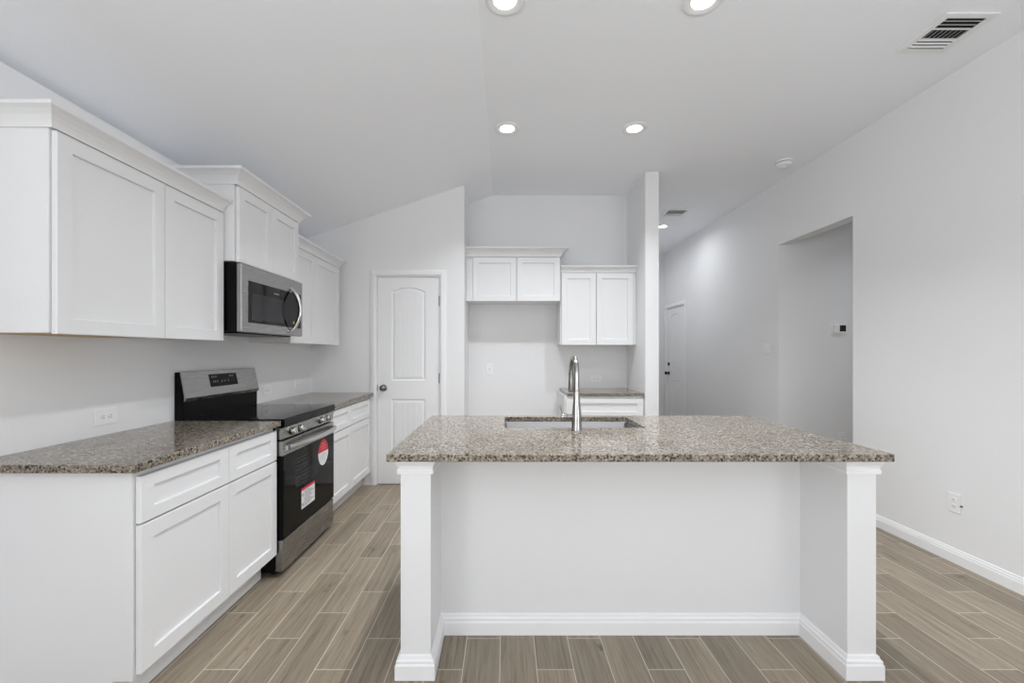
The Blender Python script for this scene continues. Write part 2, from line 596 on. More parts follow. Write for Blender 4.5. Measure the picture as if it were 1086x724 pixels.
BASEP = [(0, 0), (0.015, 0), (0.015, 0.058), (0.012, 0.064), (0.012, 0.072), (0.007, 0.078), (0.006, 0.086), (0, 0.09)]
def base(name, path, label):
    o = MB().sweep(path, BASEP, 0.0005).build(name, M['trim'])
    return tag(o, label, 'baseboard', kind='structure')
g = 0.0005
base('baseboard_right', [(XR - g, OP0 + 0.0), (XR - g, REAR_Y + 0.02)][::1], 'white stepped baseboard along the long wall below the outlet')
base('baseboard_rightfar', [(XR - g, D2A - 0.07), (XR - g, OP1 + 0.003)], 'white baseboard between the side hall opening and the far door')
base('baseboard_hall', [(4.88, OP1 - g), (XR + 0.002, OP1 - g)][::-1], 'white baseboard under the thermostat wall')
base('baseboard_far', [(NX2 + 0.01, HY - g), (XR - 0.02, HY - g)], 'white baseboard across the far hall end')
base('baseboard_pantry', [(D1B + 0.072, PY - g), (NX0 - 0.001, PY - g)], 'white baseboard beside the pantry door')
base('baseboard_recess', [(NX0 + g, PY + 0.02), (NX0 + g, NY - g), (0.56, NY - g)], 'white baseboard inside the refrigerator recess')
base('baseboard_left', [(XL + g, REAR_Y + 0.02), (XL + g, 1.49)], 'white baseboard on the low wall before the cabinets')
base('baseboard_rear', [(XR - 0.02, REAR_Y + g), (XL + 0.02, REAR_Y + g)], 'white baseboard under the windows')


# ---- panelled doors with an arched upper panel and beaded fields
def door_leaf(mb, w, h, th=0.035):
    """leaf from x 0..w, z 0..h, face at y=0 facing -y"""
    bm = mb.bm
    x0, x1 = w * 0.225, w * 0.775
    pans = [(x0, x1, h * 0.50, h * 0.952, 0.045), (x0, x1, h * 0.105, h * 0.41, 0.0)]
    NA = 12
    def loop(p, ins, y):
        a, c, z0, z1, rise = p
        out = [(a + ins, z0 + ins), (c - ins, z0 + ins)]
        xc, hw = (a + c) / 2, (c - a) / 2
        for k in range(NA + 1):
            x = c - ins - (c - a - 2 * ins) * k / NA
            out.append((x, z1 - ins - rise * ((x - xc) / hw) ** 2))
        return [bm.verts.new((x, y, z)) for x, z in out]
    outer = [bm.verts.new(p) for p in ((0, 0, 0), (w, 0, 0), (w, 0, h), (0, 0, h))]
    edges = []
    for k in range(4):
        edges.append(bm.edges.new((outer[k], outer[(k + 1) % 4])))
    for p in pans:
        l0 = loop(p, 0, 0)
        for k in range(len(l0)):
            edges.append(bm.edges.new((l0[k], l0[(k + 1) % len(l0)])))
        ls = [l0, loop(p, 0.005, 0.009), loop(p, 0.014, 0.011), loop(p, 0.034, 0.003)]
        for A, B in zip(ls, ls[1:]):
            for k in range(len(A)):
                k2 = (k + 1) % len(A)
                bm.faces.new([A[k], A[k2], B[k2], B[k]])
        a, c, z0, z1, rise = p
        ins = 0.034
        xc, hw = (a + c) / 2, (c - a) / 2
        top = lambda x: z1 - ins - rise * ((x - xc) / hw) ** 2
        cols = []
        n = 5
        xs_ = []
        for q in range(n):
            xa = a + ins + (c - a - 2 * ins) * q / n
            xb = a + ins + (c - a - 2 * ins) * (q + 1) / n
            if q > 0:
                xs_ += [(xa, 0.0055), (xa + 0.003, 0.003)]
            else:
                xs_ += [(xa, 0.003)]
            xs_ += [((xa + xb) / 2, 0.003), (xb - 0.003 if q < n - 1 else xb, 0.003)]
        for x, y in xs_:
            cols.append((bm.verts.new((x, y, z0 + ins)), bm.verts.new((x, y, top(x)))))
        for A, B in zip(cols, cols[1:]):
            bm.faces.new([A[0], B[0], B[1], A[1]])
    bmesh.ops.triangle_fill(bm, use_beauty=True, use_dissolve=False, edges=edges, normal=(0, -1, 0))
    bk = [bm.verts.new((v.co.x, th, v.co.z)) for v in outer]
    for k in range(4):
        bm.faces.new([outer[k], bk[k], bk[(k + 1) % 4], outer[(k + 1) % 4]])
    bm.faces.new(bk)


CASP = [(0, 0), (0.0, 0.012), (0.010, 0.017), (0.03, 0.015), (0.044, 0.012), (0.05, 0.008), (0.057, 0.006), (0.057, 0)]
def casing(mb, w, h):
    """picture of three mitred boards around an opening 0..w, 0..h on the plane y=0, standing out to -y"""
    rings = []
    for corner, dx, dz in (((0, 0), -1, 0), ((0, h), -1, 1), ((w, h), 1, 1), ((w, 0), 1, 0)):
        rings.append([mb.bm.verts.new((corner[0] + dx * o, -u, corner[1] + dz * o)) for o, u in CASP])
    n = len(CASP)
    for A, B in zip(rings, rings[1:]):
        for k in range(n):
            mb.bm.faces.new([A[k], A[(k + 1) % n], B[(k + 1) % n], B[k]])
    mb.bm.faces.new(rings[0]); mb.bm.faces.new(rings[-1])


def make_door(name, label, loc, rz, w, knob_mat, deadbolt):
    """origin at the foot of the opening's low-x corner on the wall face; w = opening width"""
    d = thing(name, label, 'door', loc, rz, kind='structure')
    h = DH
    mb = MB(); casing(mb, w, h); c_ = mb
    c_.build('casing', M['trim'], d).location = (0, -0.0005, 0.0005)
    j = 0.012
    MB().box(0.0005, j, 0, TW, 0.001, h - 0.0005).box(w - j, w - 0.0005, 0, TW, 0.001, h - 0.0005).box(j, w - j, 0, TW, h - j, h - 0.0005)\
        .box(j, j + 0.012, 0.052, 0.08, 0.001, h - j).box(w - j - 0.012, w - j, 0.052, 0.08, 0.001, h - j).build('jamb', M['trim'], d)
    mb = MB(); lw, lh = w - 2 * j - 0.006, h - j - 0.013
    door_leaf(mb, lw, lh)
    lf = mb.build('door_panel', M['trim'], d)
    lf.location = (j + 0.003, 0.012, 0.01)
    kx = 0.062
    k = MB()
    Rm = Matrix.Translation((kx, 0, 0.945)) @ Matrix.Rotation(PI / 2, 4, 'X')
    k.lathe([(0.0, -0.001), (0.032, -0.001), (0.032, 0.006), (0.026, 0.011), (0.012, 0.014), (0.011, 0.032), (0.02, 0.038), (0.028, 0.048), (0.029, 0.058), (0.024, 0.066), (0.012, 0.07), (0, 0.071)], 28, Rm)
    k.build('knob', knob_mat, lf, smooth=True)
    if deadbolt:
        b2 = MB()
        Rm = Matrix.Translation((kx, 0, 1.10)) @ Matrix.Rotation(PI / 2, 4, 'X')
        b2.lathe([(0, -0.001), (0.03, -0.001), (0.03, 0.008), (0.024, 0.016), (0.012, 0.018), (0, 0.018)], 28, Rm)
        b2.build('deadbolt', M['dkbronze'], lf, smooth=True)
    MB().box(-0.0026, 0.001, -0.0025, 0.012, 0.915, 0.975).build('latch_plate', M['dkbronze'], lf)
    for z in (0.24, 1.04, 1.80):
        hg = MB().box(lw - 0.001, lw + 0.0028, -0.004, 0.02, z - 0.045, z + 0.045)
        hg.lathe([(0, -0.05), (0.006, -0.05), (0.006, 0.05), (0, 0.05)], 12, Matrix.Translation((lw + 0.002, -0.008, z)))
        hg.build('hinge', M['hinge'], lf)
    return d


make_door('door_1', 'closed white pantry door with arched beaded panel and nickel knob', (D1A, PY, 0), 0, D1B - D1A, M['bronze'], False)
make_door('door_2', 'white door with black knob and deadbolt deep in the far hall', (XR, D2B, 0), -PI / 2, D2B - D2A, M['dkbronze'], True)

# ------------------------------------------------------------------ cabinets
CROWN = [(0, 0), (0.006, 0), (0.008, 0.010), (0.013, 0.022), (0.024, 0.037), (0.041, 0.050), (0.052, 0.055), (0.058, 0.058), (0.058, 0.070), (0, 0.070)]


def crown_prof(h):
    s = h / 0.07
    return [(o * s, u * s) for o, u in CROWN]


def upper_cabinet(label, loc, rz, w, depth, z0, z1, doors, crown_path, ch, door_z=None, raw=True, filler=0.0, fill_left=0.0):
    """front of the box at local y=0; doors [(x0,x1)]"""
    c_ = thing('upper_cabinet', label, 'cabinet', loc, rz, 'white wall cabinets')
    MB().box(0.0008 - fill_left, w - 0.0008 + filler, 0, depth, z0, z1 + ch * 0.7).build('cabinet_body', M['cab'], c_, bevel=0.0012)
    if raw:
        MB().box(0.012, w - 0.012, 0.02, depth - 0.01, z0 - 0.002, z0 + 0.001).build('underside', M['raw'], c_)['label'] = 'bare tan plywood underside'
    dz0, dz1 = door_z or (z0 - 0.004, z1 - 0.007)
    for a, b_ in doors:
        MB().shaker(a, b_, dz0, dz1, yf=-0.0235, th=0.02).build('door', M['cab'], c_)
    MB().sweep(crown_path, crown_prof(ch), z1).build('crown_molding', M['cab'], c_)
    return c_


UXF = -1.622
UD = UXF - XL - 0.001
R90 = PI / 2
# near run
upper_cabinet('two-section run of white wall cabinets, wide single-door unit at the open end', (UXF, 1.54, 0), R90, 0.502, UD, 1.372, 2.10,
              [(0.008, 0.4995)], [(0, UD), (0, -0.013), (0.502, -0.013)], 0.068)['label'] = 'wide one-door white wall cabinet at the open end, exposed side panel toward the room'
upper_cabinet('x', (UXF, 2.042, 0), R90, 0.430, UD, 1.372, 2.10,
              [(0.0025, 0.424)], [(0, -0.013), (0.430, -0.013)], 0.068, raw=False)['label'] = 'narrower one-door white wall cabinet touching the black side of the microwave'
C2F = -1.547
upper_cabinet('short raised white two-door cabinet directly above the microwave', (C2F, 2.477, 0), R90, 0.745, C2F - XL - 0.001, 1.826, 2.262,
              [(0.012, 0.3665), (0.3695, 0.726)], [(0, C2F - XL - 0.001), (0, -0.013), (0.745, -0.013), (0.745, C2F - XL - 0.001)], 0.08, raw=False)
upper_cabinet('narrow one-door white wall cabinet just past the microwave, half hidden by it', (UXF, 3.232, 0), R90, 0.42, UD, 1.378, 2.12,
              [(0.004, 0.4175)], [(0, -0.013), (0.42, -0.013)], 0.068, raw=False)
upper_cabinet('one-door white wall cabinet closest to the pantry door wall', (UXF, 3.652, 0), R90, 0.55, UD, 1.378, 2.12,
              [(0.0025, 0.535)], [(0, -0.013), (0.55, -0.013), (0.55, UD)], 0.068, raw=False)
# recess
B4 = 4.45
upper_cabinet('short white two-door cabinet over the empty refrigerator space', (NX0 + 0.001, B4, 0), 0, 0.966, NY - B4 - 0.001, 1.832, 2.282,
              [(0.075, 0.5155), (0.5225, 0.960)], [(0.0, -0.013), (0.966, -0.013), (0.966, NY - B4 - 0.001)], 0.09, raw=False)
upper_cabinet('tall white two-door wall cabinet above the small granite counter', (0.568, B4 + 0.02, 0), 0, 0.783, NY - B4 - 0.021, 1.385, 2.126,
              [(0.014, 0.366), (0.372, 0.748)], [(0.0, -0.013), (0.783, -0.013)], 0.062, raw=False)

BXF = -1.333
BD = BXF - XL - 0.001
CT = 0.8795


def base_cabinet(label, loc, rz, w, depth, cols, filler=0.0):
    """cols: [(x0, x1)] drawer over door"""
    c_ = thing('base_cabinet', label, 'cabinet', loc, rz, 'white base cabinets')
    prof = [(0, 0.125), (0, CT), (depth, CT), (depth, 0.001), (0.07, 0.001), (0.07, 0.125)]
    MB().prism(prof, 0, 0.0008, w - 0.0008 + filler).build('cabinet_body', M['cab'], c_, bevel=0.001)
    for a, b_ in cols:
        MB().shaker(a, b_, 0.685, 0.854, stile=0.06, rail=0.046, yf=-0.0235, th=0.02).build('drawer', M['cab'], c_)
        MB().shaker(a, b_, 0.142, 0.677, stile=0.06, yf=-0.0235, th=0.02).build('door', M['cab'], c_)
    return c_


base_cabinet('wide white base cabinet at the open end of the run, plain side panel showing', (BXF, 1.55, 0), R90, 0.510, BD, [(0.012, 0.508)])
base_cabinet('narrower white base cabinet on the near side of the range', (BXF, 2.060, 0), R90, 0.434, BD, [(0.002, 0.430)])
base_cabinet('narrow white base cabinet on the pantry side of the range', (BXF, 3.252, 0), R90, 0.438, BD, [(0.004, 0.436)])
base_cabinet('white base cabinet ending against the pantry door casing', (BXF, 3.690, 0), R90, 0.515, BD, [(0.002, 0.512)], filler=0.06)
base_cabinet('white drawer base cabinet under the small granite counter by the partition', (0.578, 4.225, 0), 0, 0.772, NY - 4.225 - 0.001, [(0.014, 0.765)])


def slab(name, label, x0, x1, y0, y1, group=None):
    o = MB().box(x0, x1, y0, y1, 0.88, 0.91).build(name, M['granite'], bevel=0.004, seg=3)
    return tag(o, label, 'countertop', group)


slab('countertop', 'speckled brown granite countertop with one free end, holding the range on its far side', XL + 0.001, -1.287, 1.508, 2.496, 'granite counters')
slab('countertop', 'speckled brown granite countertop between the range and the pantry door', XL + 0.001, -1.287, 3.250, PY - 0.001, 'granite counters')
slab('countertop', 'small granite countertop in the recess beside the partition', 0.603, NX1 - 0.001, 4.195, NY - 0.001, 'granite counters')

# ------------------------------------------------------------------ island
IL0, IL1, IR0, IR1 = -0.418, -0.297, 1.371, 1.487
IF, IP, IB = 1.737, 2.013, 2.655
isl = thing('kitchen_island', 'white kitchen island with two square end posts and a recessed panel', 'kitchen island', ((IL0 + IR1) / 2, IP, 0))
OFF = Vector((-(IL0 + IR1) / 2, -IP, 0))
def ip(mb, name, mat=M['cab'], par=None, **k):
    o = mb.build(name, mat, par or isl, **k)
    if par is None:
        o.location = OFF
    return o
ip(MB().box(IL1, IR0, IP, IP + 0.018, 0.001, CT), 'panel')
for a, b_, n in ((IL0, IL1, 0), (IR0, IR1, 1)):
    ip(MB().box(a, b_, IF, IP + 0.018, 0.001, CT), 'post', bevel=0.0015)
    s0, s1 = (a, a + 0.018) if n == 0 else (b_ - 0.018, b_)
    ip(MB().box(s0, s1, IP + 0.018, IB, 0.001, CT), 'end_panel')
# kitchen side: carcass front with doors
ip(MB().box(IL0 + 0.018, IR1 - 0.018, IB - 0.09, IB - 0.07, 0.001, 0.125).box(IL0 + 0.018, IR1 - 0.018, IP + 0.018, IB, 0.125, 0.143)
   .box(IL0 + 0.018, IR1 - 0.018, IB - 0.018, IB, 0.143, 0.17).box(IL0 + 0.018, IR1 - 0.018, IB - 0.018, IB, 0.845, CT)
   .box(IL0 + 0.018, IL0 + 0.06, IB - 0.018, IB, 0.17, 0.845).box(IR1 - 0.06, IR1 - 0.018, IB - 0.018, IB, 0.17, 0.845), 'cabinet_body')
xd = [IL0 + 0.03, -0.02, 0.36, 0.74, IR1 - 0.03]
for a, b_ in zip(xd, xd[1:]):
    o = MB().shaker(-b_ + 0.002, -a - 0.002, 0.145, 0.855, yf=-0.0215, th=0.02).build('door', M['cab'], isl)
    o.location = (OFF.x, IB - IP, 0)
    o.rotation_euler = (0, 0, PI)
PB = [(0, 0.001), (0.019, 0.001), (0.019, 0.058), (0.015, 0.064), (0.015, 0.074), (0.009, 0.080), (0.007, 0.090), (0, 0.094)]
ip(MB().sweep([(IL0, IB - 0.1), (IL0, IF), (IL1, IF), (IL1, IP), (IR0, IP), (IR0, IF), (IR1, IF), (IR1, IB - 0.1)], PB), 'baseboard', M['trim'])
PC = [(0, 0), (0.011, 0), (0.012, 0.013), (0.008, 0.018), (0.009, 0.028), (0.013, 0.038), (0.017, 0.043), (0.019, 0.046), (0.019, 0.062), (0, 0.062)]
ip(MB().sweep([(IL0, IB - 0.05), (IL0, IF), (IL1, IF), (IL1, IP)], PC, 0.8175), 'capital', M['trim'])
ip(MB().sweep([(IR0, IP), (IR0, IF), (IR1, IF), (IR1, IB - 0.05)], PC, 0.8175), 'capital', M['trim'])

SX0, SX1, SY0, SY1 = 0.0, 0.735, 2.262, 2.64
mb = MB(); bm = mb.bm
def rect(x0, x1, y0, y1, z):
    return [bm.verts.new(p) for p in ((x0, y0, z), (x1, y0, z), (x1, y1, z), (x0, y1, z))]
ot, it = rect(-0.457, 1.499, 1.667, 2.700, 0.91), rect(SX0, SX1, SY0, SY1, 0.91)
ob, ib = rect(-0.457, 1.499, 1.667, 2.700, 0.88), rect(SX0, SX1, SY0, SY1, 0.88)
for k in range(4):
    k2 = (k + 1) % 4
    bm.faces.new([ot[k], ot[k2], it[k2], it[k]]); bm.faces.new([ob[k], ib[k], ib[k2], ob[k2]])
    bm.faces.new([ot[k], ob[k], ob[k2], ot[k2]]); bm.faces.new([it[k], it[k2], ib[k2], ib[k]])
tag(mb.build('countertop', M['granite'], bevel=0.003, seg=2), 'large speckled granite island top with a sink cut-out', 'countertop', 'granite counters')

# sink
sk = thing('kitchen_sink', 'undermount stainless steel sink set into the island top', 'sink', ((SX0 + SX1) / 2, (SY0 + SY1) / 2, 0.66))
mb = MB(); bm = mb.bm
hx, hy = (SX1 - SX0) / 2, (SY1 - SY0) / 2
def rrect(ax, ay, r, z, n=6):
    out = []
    for cx, cy, a0 in ((ax - r, ay - r, 0), (-ax + r, ay - r, 90), (-ax + r, -ay + r, 180), (ax - r, -ay + r, 270)):
        for k in range(n + 1):
            a = math.radians(a0 + 90 * k / n)
            out.append(bm.verts.new((cx + r * math.cos(a), cy + r * math.sin(a), z)))
    return out
L = [rrect(hx + 0.013, hy + 0.013, 0.03, 0.2195 - 0.001), rrect(hx + 0.004, hy + 0.004, 0.025, 0.2195 - 0.001),
     rrect(hx + 0.002, hy + 0.002, 0.025, 0.21), rrect(hx - 0.006, hy - 0.006, 0.03, 0.03), rrect(hx - 0.02, hy - 0.02, 0.035, 0.012), rrect(hx - 0.06, hy - 0.06, 0.04, 0.006)]
for A, B in zip(L, L[1:]):
    for k in range(len(A)):
        bm.faces.new([A[k], A[(k + 1) % len(A)], B[(k + 1) % len(A)], B[k]])
bm.faces.new(L[-1])
o = mb.build('basin', M['steel_sink'], sk, smooth=True)
sm = o.modifiers.new('thickness', 'SOLIDIFY'); sm.thickness = 0.0012; sm.offset = 0
MB().lathe([(0, 0.0075), (0.02, 0.0075), (0.03, 0.011), (0.043, 0.010), (0.045, 0.007), (0.045, 0.0068)], 28).build('drain', M['chrome'], sk, smooth=True)

# faucet
fx, fy = 0.362, 2.19
fa = thing('kitchen_faucet', 'tall brushed nickel gooseneck faucet with pull-down spray behind the sink', 'faucet', (fx, fy, 0.9102))
fa['label'] = 'tall nickel pull-down gooseneck faucet standing on the island at the sink'
MB().lathe([(0, 0), (0.0265, 0), (0.0265, 0.004), (0.0255, 0.008), (0.0245, 0.05), (0.0225, 0.09), (0.0185, 0.13), (0.0165, 0.165), (0.0165, 0.198), (0, 0.198)], 32).build('body', M['chrome'], fa, smooth=True)
MB().lathe([(0, 0.1985), (0.0170, 0.1985), (0.0170, 0.2015), (0, 0.2015)], 32).build('collar', M['bronze'], fa, smooth=True)
pts, rad = [], []
ang = math.radians(91)    # the neck leans over the sink, a little to one side
dx, dy = math.cos(ang), math.sin(ang)
R_ = 0.080
for k in range(5):
    pts.append((0, 0, 0.202 + 0.083 * k / 4)); rad.append(0.0135)
for k in range(1, 19):
    a = PI * k / 18 * 0.97
    pts.append((dx * R_ * (1 - math.cos(a)), dy * R_ * (1 - math.cos(a)), 0.285 + R_ * math.sin(a))); rad.append(0.0135 - 0.0018 * k / 18)
MB().tube(pts, rad, 18).build('neck', M['chrome'], fa, smooth=True)
e = Vector(pts[-1])
sp_ = MB().tube([e + Vector((0, 0, 0.004)), e + Vector((0, 0, -0.012)), e + Vector((0, 0, -0.014)), e + Vector((0.0, 0, -0.05)), e + Vector((-0.001, 0.002, -0.105)), e + Vector((-0.001, 0.002, -0.115))],
                [0.0120, 0.0128, 0.0136, 0.0142, 0.0158, 0.0148], 20)
sp_.build('spray_head', M['bronze'], fa, smooth=True)
hm = MB().lathe([(0, 0), (0.0125, 0), (0.0135, 0.03), (0.0165, 0.033), (0.0165, 0.056), (0.014, 0.06), (0, 0.06)], 22, Matrix.Translation((-0.018, 0, 0.068)) @ Matrix.Rotation(-PI / 2, 4, 'Y'))
h_ = hm.build('handle', M['chrome'], fa, smooth=True)
MB().tube([(-0.066, 0, 0.076), (-0.072, 0, 0.098), (-0.082, 0, 0.122)], [0.0065, 0.0055, 0.005], 12).build('lever', M['chrome'], h_, smooth=True)

# ------------------------------------------------------------------ range (local: x along the wall, front to -y)
RW = 0.744
rg = thing('range', 'stainless and black electric range with stickers on the oven door, between the base cabinets', 'range', (-1.283, 2.501, 0), R90)
GB = 0.622   # back of the appliance
MB().box(0.001, RW - 0.001, 0.045, GB - 0.01, 0.03, 0.872).build('range_body', M['black'], rg, bevel=0.002)
for x in (0.06, RW - 0.06):
    for y in (0.075, 0.55):
        MB().lathe([(0, 0.0005), (0.018, 0.0005), (0.018, 0.02), (0.012, 0.0305), (0, 0.0305)], 18, Matrix.Translation((x, y, 0))).build('foot', M['rubber'], rg)
MB().prism([(-0.012, 0.872), (0.0, 0.868), (GB - 0.06, 0.872), (GB - 0.06, 0.917), (0.0, 0.917), (-0.009, 0.914), (-0.012, 0.908)], 0, 0.0, RW).build('cooktop', M['cooktop'], rg, bevel=0.0015)
cp = MB().prism([(0.004, 0.797), (-0.004, 0.866), (0.045, 0.866), (0.045, 0.797)], 0, 0.002, RW - 0.002).build('control_panel', M['steel'], rg, bevel=0.002)
def knob(x):
    Rk = Matrix.Translation((x, 0.0005, 0.832)) @ Matrix.Rotation(math.radians(90 - 6.6), 4, 'X')
    k = MB().lathe([(0, -0.001), (0.024, -0.001), (0.024, 0.005), (0, 0.005)], 28, Rk).build('knob', M['black'], rg, smooth=True)
    cap = MB().lathe([(0, 0.005), (0.020, 0.005), (0.0195, 0.026), (0.017, 0.029), (0, 0.029)], 28, Rk)
    cap.build('knob_cap', M['bright'], k, smooth=True)['label'] = 'bright metal cap'
    gm = MB().box(-0.005, 0.005, -0.019, 0.019, 0.029, 0.037)
    for v in gm.bm.verts:
        v.co = Rk @ v.co
    gm.build('knob_grip', M['bright'], k)
for x in (0.105, 0.205, 0.515, 0.615):
    knob(x)
od = MB().box(0.002, RW - 0.002, 0.0, 0.04, 0.222, 0.702).build('oven_door', M['black'], rg, bevel=0.002)
MB().box(0.002, RW - 0.002, -0.003, 0.04, 0.7025, 0.788).build('top_rail', M['steel'], od, bevel=0.003)['label'] = 'brushed steel top rail'
m_ow, t, b = new_mat('oven_window_glass', lin(5, 5, 6), 0.05, 0, 0.1)
tc = node(t, 'ShaderNodeTexCoord'); s_ = node(t, 'ShaderNodeSeparateXYZ'); t.links.new(tc.outputs['Object'], s_.inputs[0])
ln = math_n(t, 'LESS_THAN', math_n(t, 'FRACT', math_n(t, 'MULTIPLY', s_.outputs[2], 42.0)), 0.4)
inx = math_n(t, 'LESS_THAN', math_n(t, 'ABSOLUTE', math_n(t, 'SUBTRACT', s_.outputs[0], 0.32)), 0.17)
inz = math_n(t, 'LESS_THAN', math_n(t, 'ABSOLUTE', math_n(t, 'SUBTRACT', s_.outputs[2], 0.56)), 0.09)
t.links.new(mix_n(t, math_n(t, 'MULTIPLY', math_n(t, 'MULTIPLY', inx, inz), math_n(t, 'MULTIPLY_ADD', ln, 0.7, 0.3)), lin(7, 7, 8), lin(40, 40, 42)), b.inputs['Base Color'])
MB().box(0.004, RW - 0.004, -0.004, 0.001, 0.226, 0.70).build('door_glass', m_ow, od, bevel=0.001)['label'] = 'black glass oven window'
hp = []
for k in range(25):
    u = k / 24
    hp.append((0.03 + (RW - 0.06) * u, -0.024 - 0.034 * math.sin(PI * u) ** 0.7, 0.748))
hd = MB().tube(hp, 0.016, 16, 0.7)
for x in (0.03, RW - 0.03):
    hd.box(x - 0.013, x + 0.013, -0.024, 0.001, 0.736, 0.760)
hd.build('handle', M['bright'], od, smooth=True)
# stickers on the oven glass
ys = -0.0047
def disc_part(cx, cz, r, z_lo, z_hi, name, mat, par, y0=ys):
    pts = []
    for k in range(64):
        a = 2 * PI * k / 64
        x, z = r * math.cos(a), 1.08 * r * math.sin(a)
        pts.append((cx + x, cz + min(max(z, z_lo), z_hi)))
    q = []
    for p in pts:
        if not q or (Vector(p) - Vector(q[-1])).length > 1e-5: q.append(p)
    return MB().prism(q, 1, y0, y0 + 0.0006).build(name, mat, par)
def sticker_mat(name, z_split, lines, upper, upper_line, lower_line):
    """white paper with a coloured top and rows of small print; lines = [(z, half height, x0, x1)] in local coordinates"""
    m, t, b = new_mat(name, lin(232, 232, 232), 0.5)
    tc = node(t, 'ShaderNodeTexCoord'); s3 = node(t, 'ShaderNodeSeparateXYZ'); t.links.new(tc.outputs['Object'], s3.inputs[0])
    X, Z = s3.outputs[0], s3.outputs[2]
    nz = node(t, 'ShaderNodeTexNoise'); nz.inputs['Scale'].default_value = 220.0
    t.links.new(tc.outputs['Object'], nz.inputs['Vector'])
    letters = math_n(t, 'GREATER_THAN', nz.outputs[0], 0.46)
    acc = None
    for z, hz, x0, x1 in lines:
        q = math_n(t, 'MULTIPLY', math_n(t, 'LESS_THAN', math_n(t, 'ABSOLUTE', math_n(t, 'SUBTRACT', Z, z)), hz),
                   math_n(t, 'LESS_THAN', math_n(t, 'ABSOLUTE', math_n(t, 'SUBTRACT', X, (x0 + x1) / 2)), (x1 - x0) / 2))
        acc = q if acc is None else math_n(t, 'MAXIMUM', acc, q)
    acc = math_n(t, 'MULTIPLY', acc, letters)
    up = math_n(t, 'GREATER_THAN', Z, z_split)
    bgc = mix_n(t, up, lin(226, 227, 228), upper)
    ink = mix_n(t, up, lower_line, upper_line)
    t.links.new(mix_n(t, acc, bgc, ink), b.inputs['Base Color'])
    return m
m1 = sticker_mat('round_sticker_print', 0.606, [(0.664, 0.004, 0.525, 0.58), (0.646, 0.004, 0.505, 0.60), (0.629, 0.003, 0.515, 0.59),
                 (0.590, 0.0025, 0.515, 0.59), (0.577, 0.0025, 0.50, 0.605), (0.564, 0.0025, 0.51, 0.595), (0.548, 0.0025, 0.525, 0.58)],
                 lin(206, 32, 48), lin(236, 150, 158), lin(168, 170, 172))
disc_part(0.553, 0.602, 0.083, -1, 1, 'round_sticker', m1, od)['label'] = 'round red and white sticker'
rows = [(0.418 - 0.011 * k, 0.0028, 0.26, 0.34 + 0.06 * ((k * 7) % 5) / 4) for k in range(9)] + [(0.402, 0.01, 0.233, 0.25), (0.34, 0.01, 0.233, 0.25)]
m2 = sticker_mat('label_sticker_print', 0.428, rows, lin(206, 32, 48), lin(230, 140, 150), lin(84, 84, 88))
MB().box(0.225, 0.415, ys, ys + 0.0006, 0.315, 0.445).build('label_sticker', m2, od)['label'] = 'white paper label with a red top strip'
MB().box(0.002, RW - 0.002, 0.0, 0.04, 0.036, 0.215).build('drawer', M['steel'], rg, bevel=0.003)
# backguard
bg = MB().prism([(GB, 0.875), (GB, 1.186), (GB - 0.028, 1.188), (GB - 0.052, 1.05), (GB - 0.050, 0.9175), (GB - 0.058, 0.9175), (GB - 0.058, 0.875)], 0, 0.0, RW).build('backguard', M['black'], rg, bevel=0.0015)
fp = MB().prism([(GB - 0.0275, 1.189), (GB - 0.0335, 1.188), (GB - 0.066, 1.036), (GB - 0.060, 1.016), (GB - 0.0525, 1.016), (GB - 0.0525, 1.05)], 0, 0.001, RW - 0.001).build('backguard_panel', M['steel'], bg, bevel=0.001)
# display set into the sloping face
v0, v1 = Vector((GB - 0.0335, 1.188)), Vector((GB - 0.066, 1.036))
def on_slope(f, out):
    d = (v1 - v0); n = Vector((d.y, -d.x)).normalized()
    if n.x > 0: n = -n
    p = v0 + d * f + n * out
    return (p.x, p.y)
m_dp, t, b = new_mat('display_glass', lin(6, 6, 7), 0.08, 0, 0.12)
tc = node(t, 'ShaderNodeTexCoord'); s3 = node(t, 'ShaderNodeSeparateXYZ'); t.links.new(tc.outputs['Object'], s3.inputs[0])
acc = None
for z, xs_ in ((1.147, (0.255, 0.272, 0.292, 0.43, 0.446, 0.463)), (1.117, (0.262, 0.28, 0.30, 0.345, 0.375, 0.41))):
    for x in xs_:
        q = math_n(t, 'MULTIPLY', math_n(t, 'LESS_THAN', math_n(t, 'ABSOLUTE', math_n(t, 'SUBTRACT', s3.outputs[2], z)), 0.0045),
                   math_n(t, 'LESS_THAN', math_n(t, 'ABSOLUTE', math_n(t, 'SUBTRACT', s3.outputs[0], x)), 0.004))
        acc = q if acc is None else math_n(t, 'MAXIMUM', acc, q)
t.links.new(mix_n(t, acc, lin(9, 9, 10), lin(150, 152, 154)), b.inputs['Base Color'])
dp = MB().prism([on_slope(0.16, -0.001), on_slope(0.16, 0.001), on_slope(0.68, 0.001), on_slope(0.68, -0.001)], 0, 0.228, 0.506).build('display', m_dp, bg)
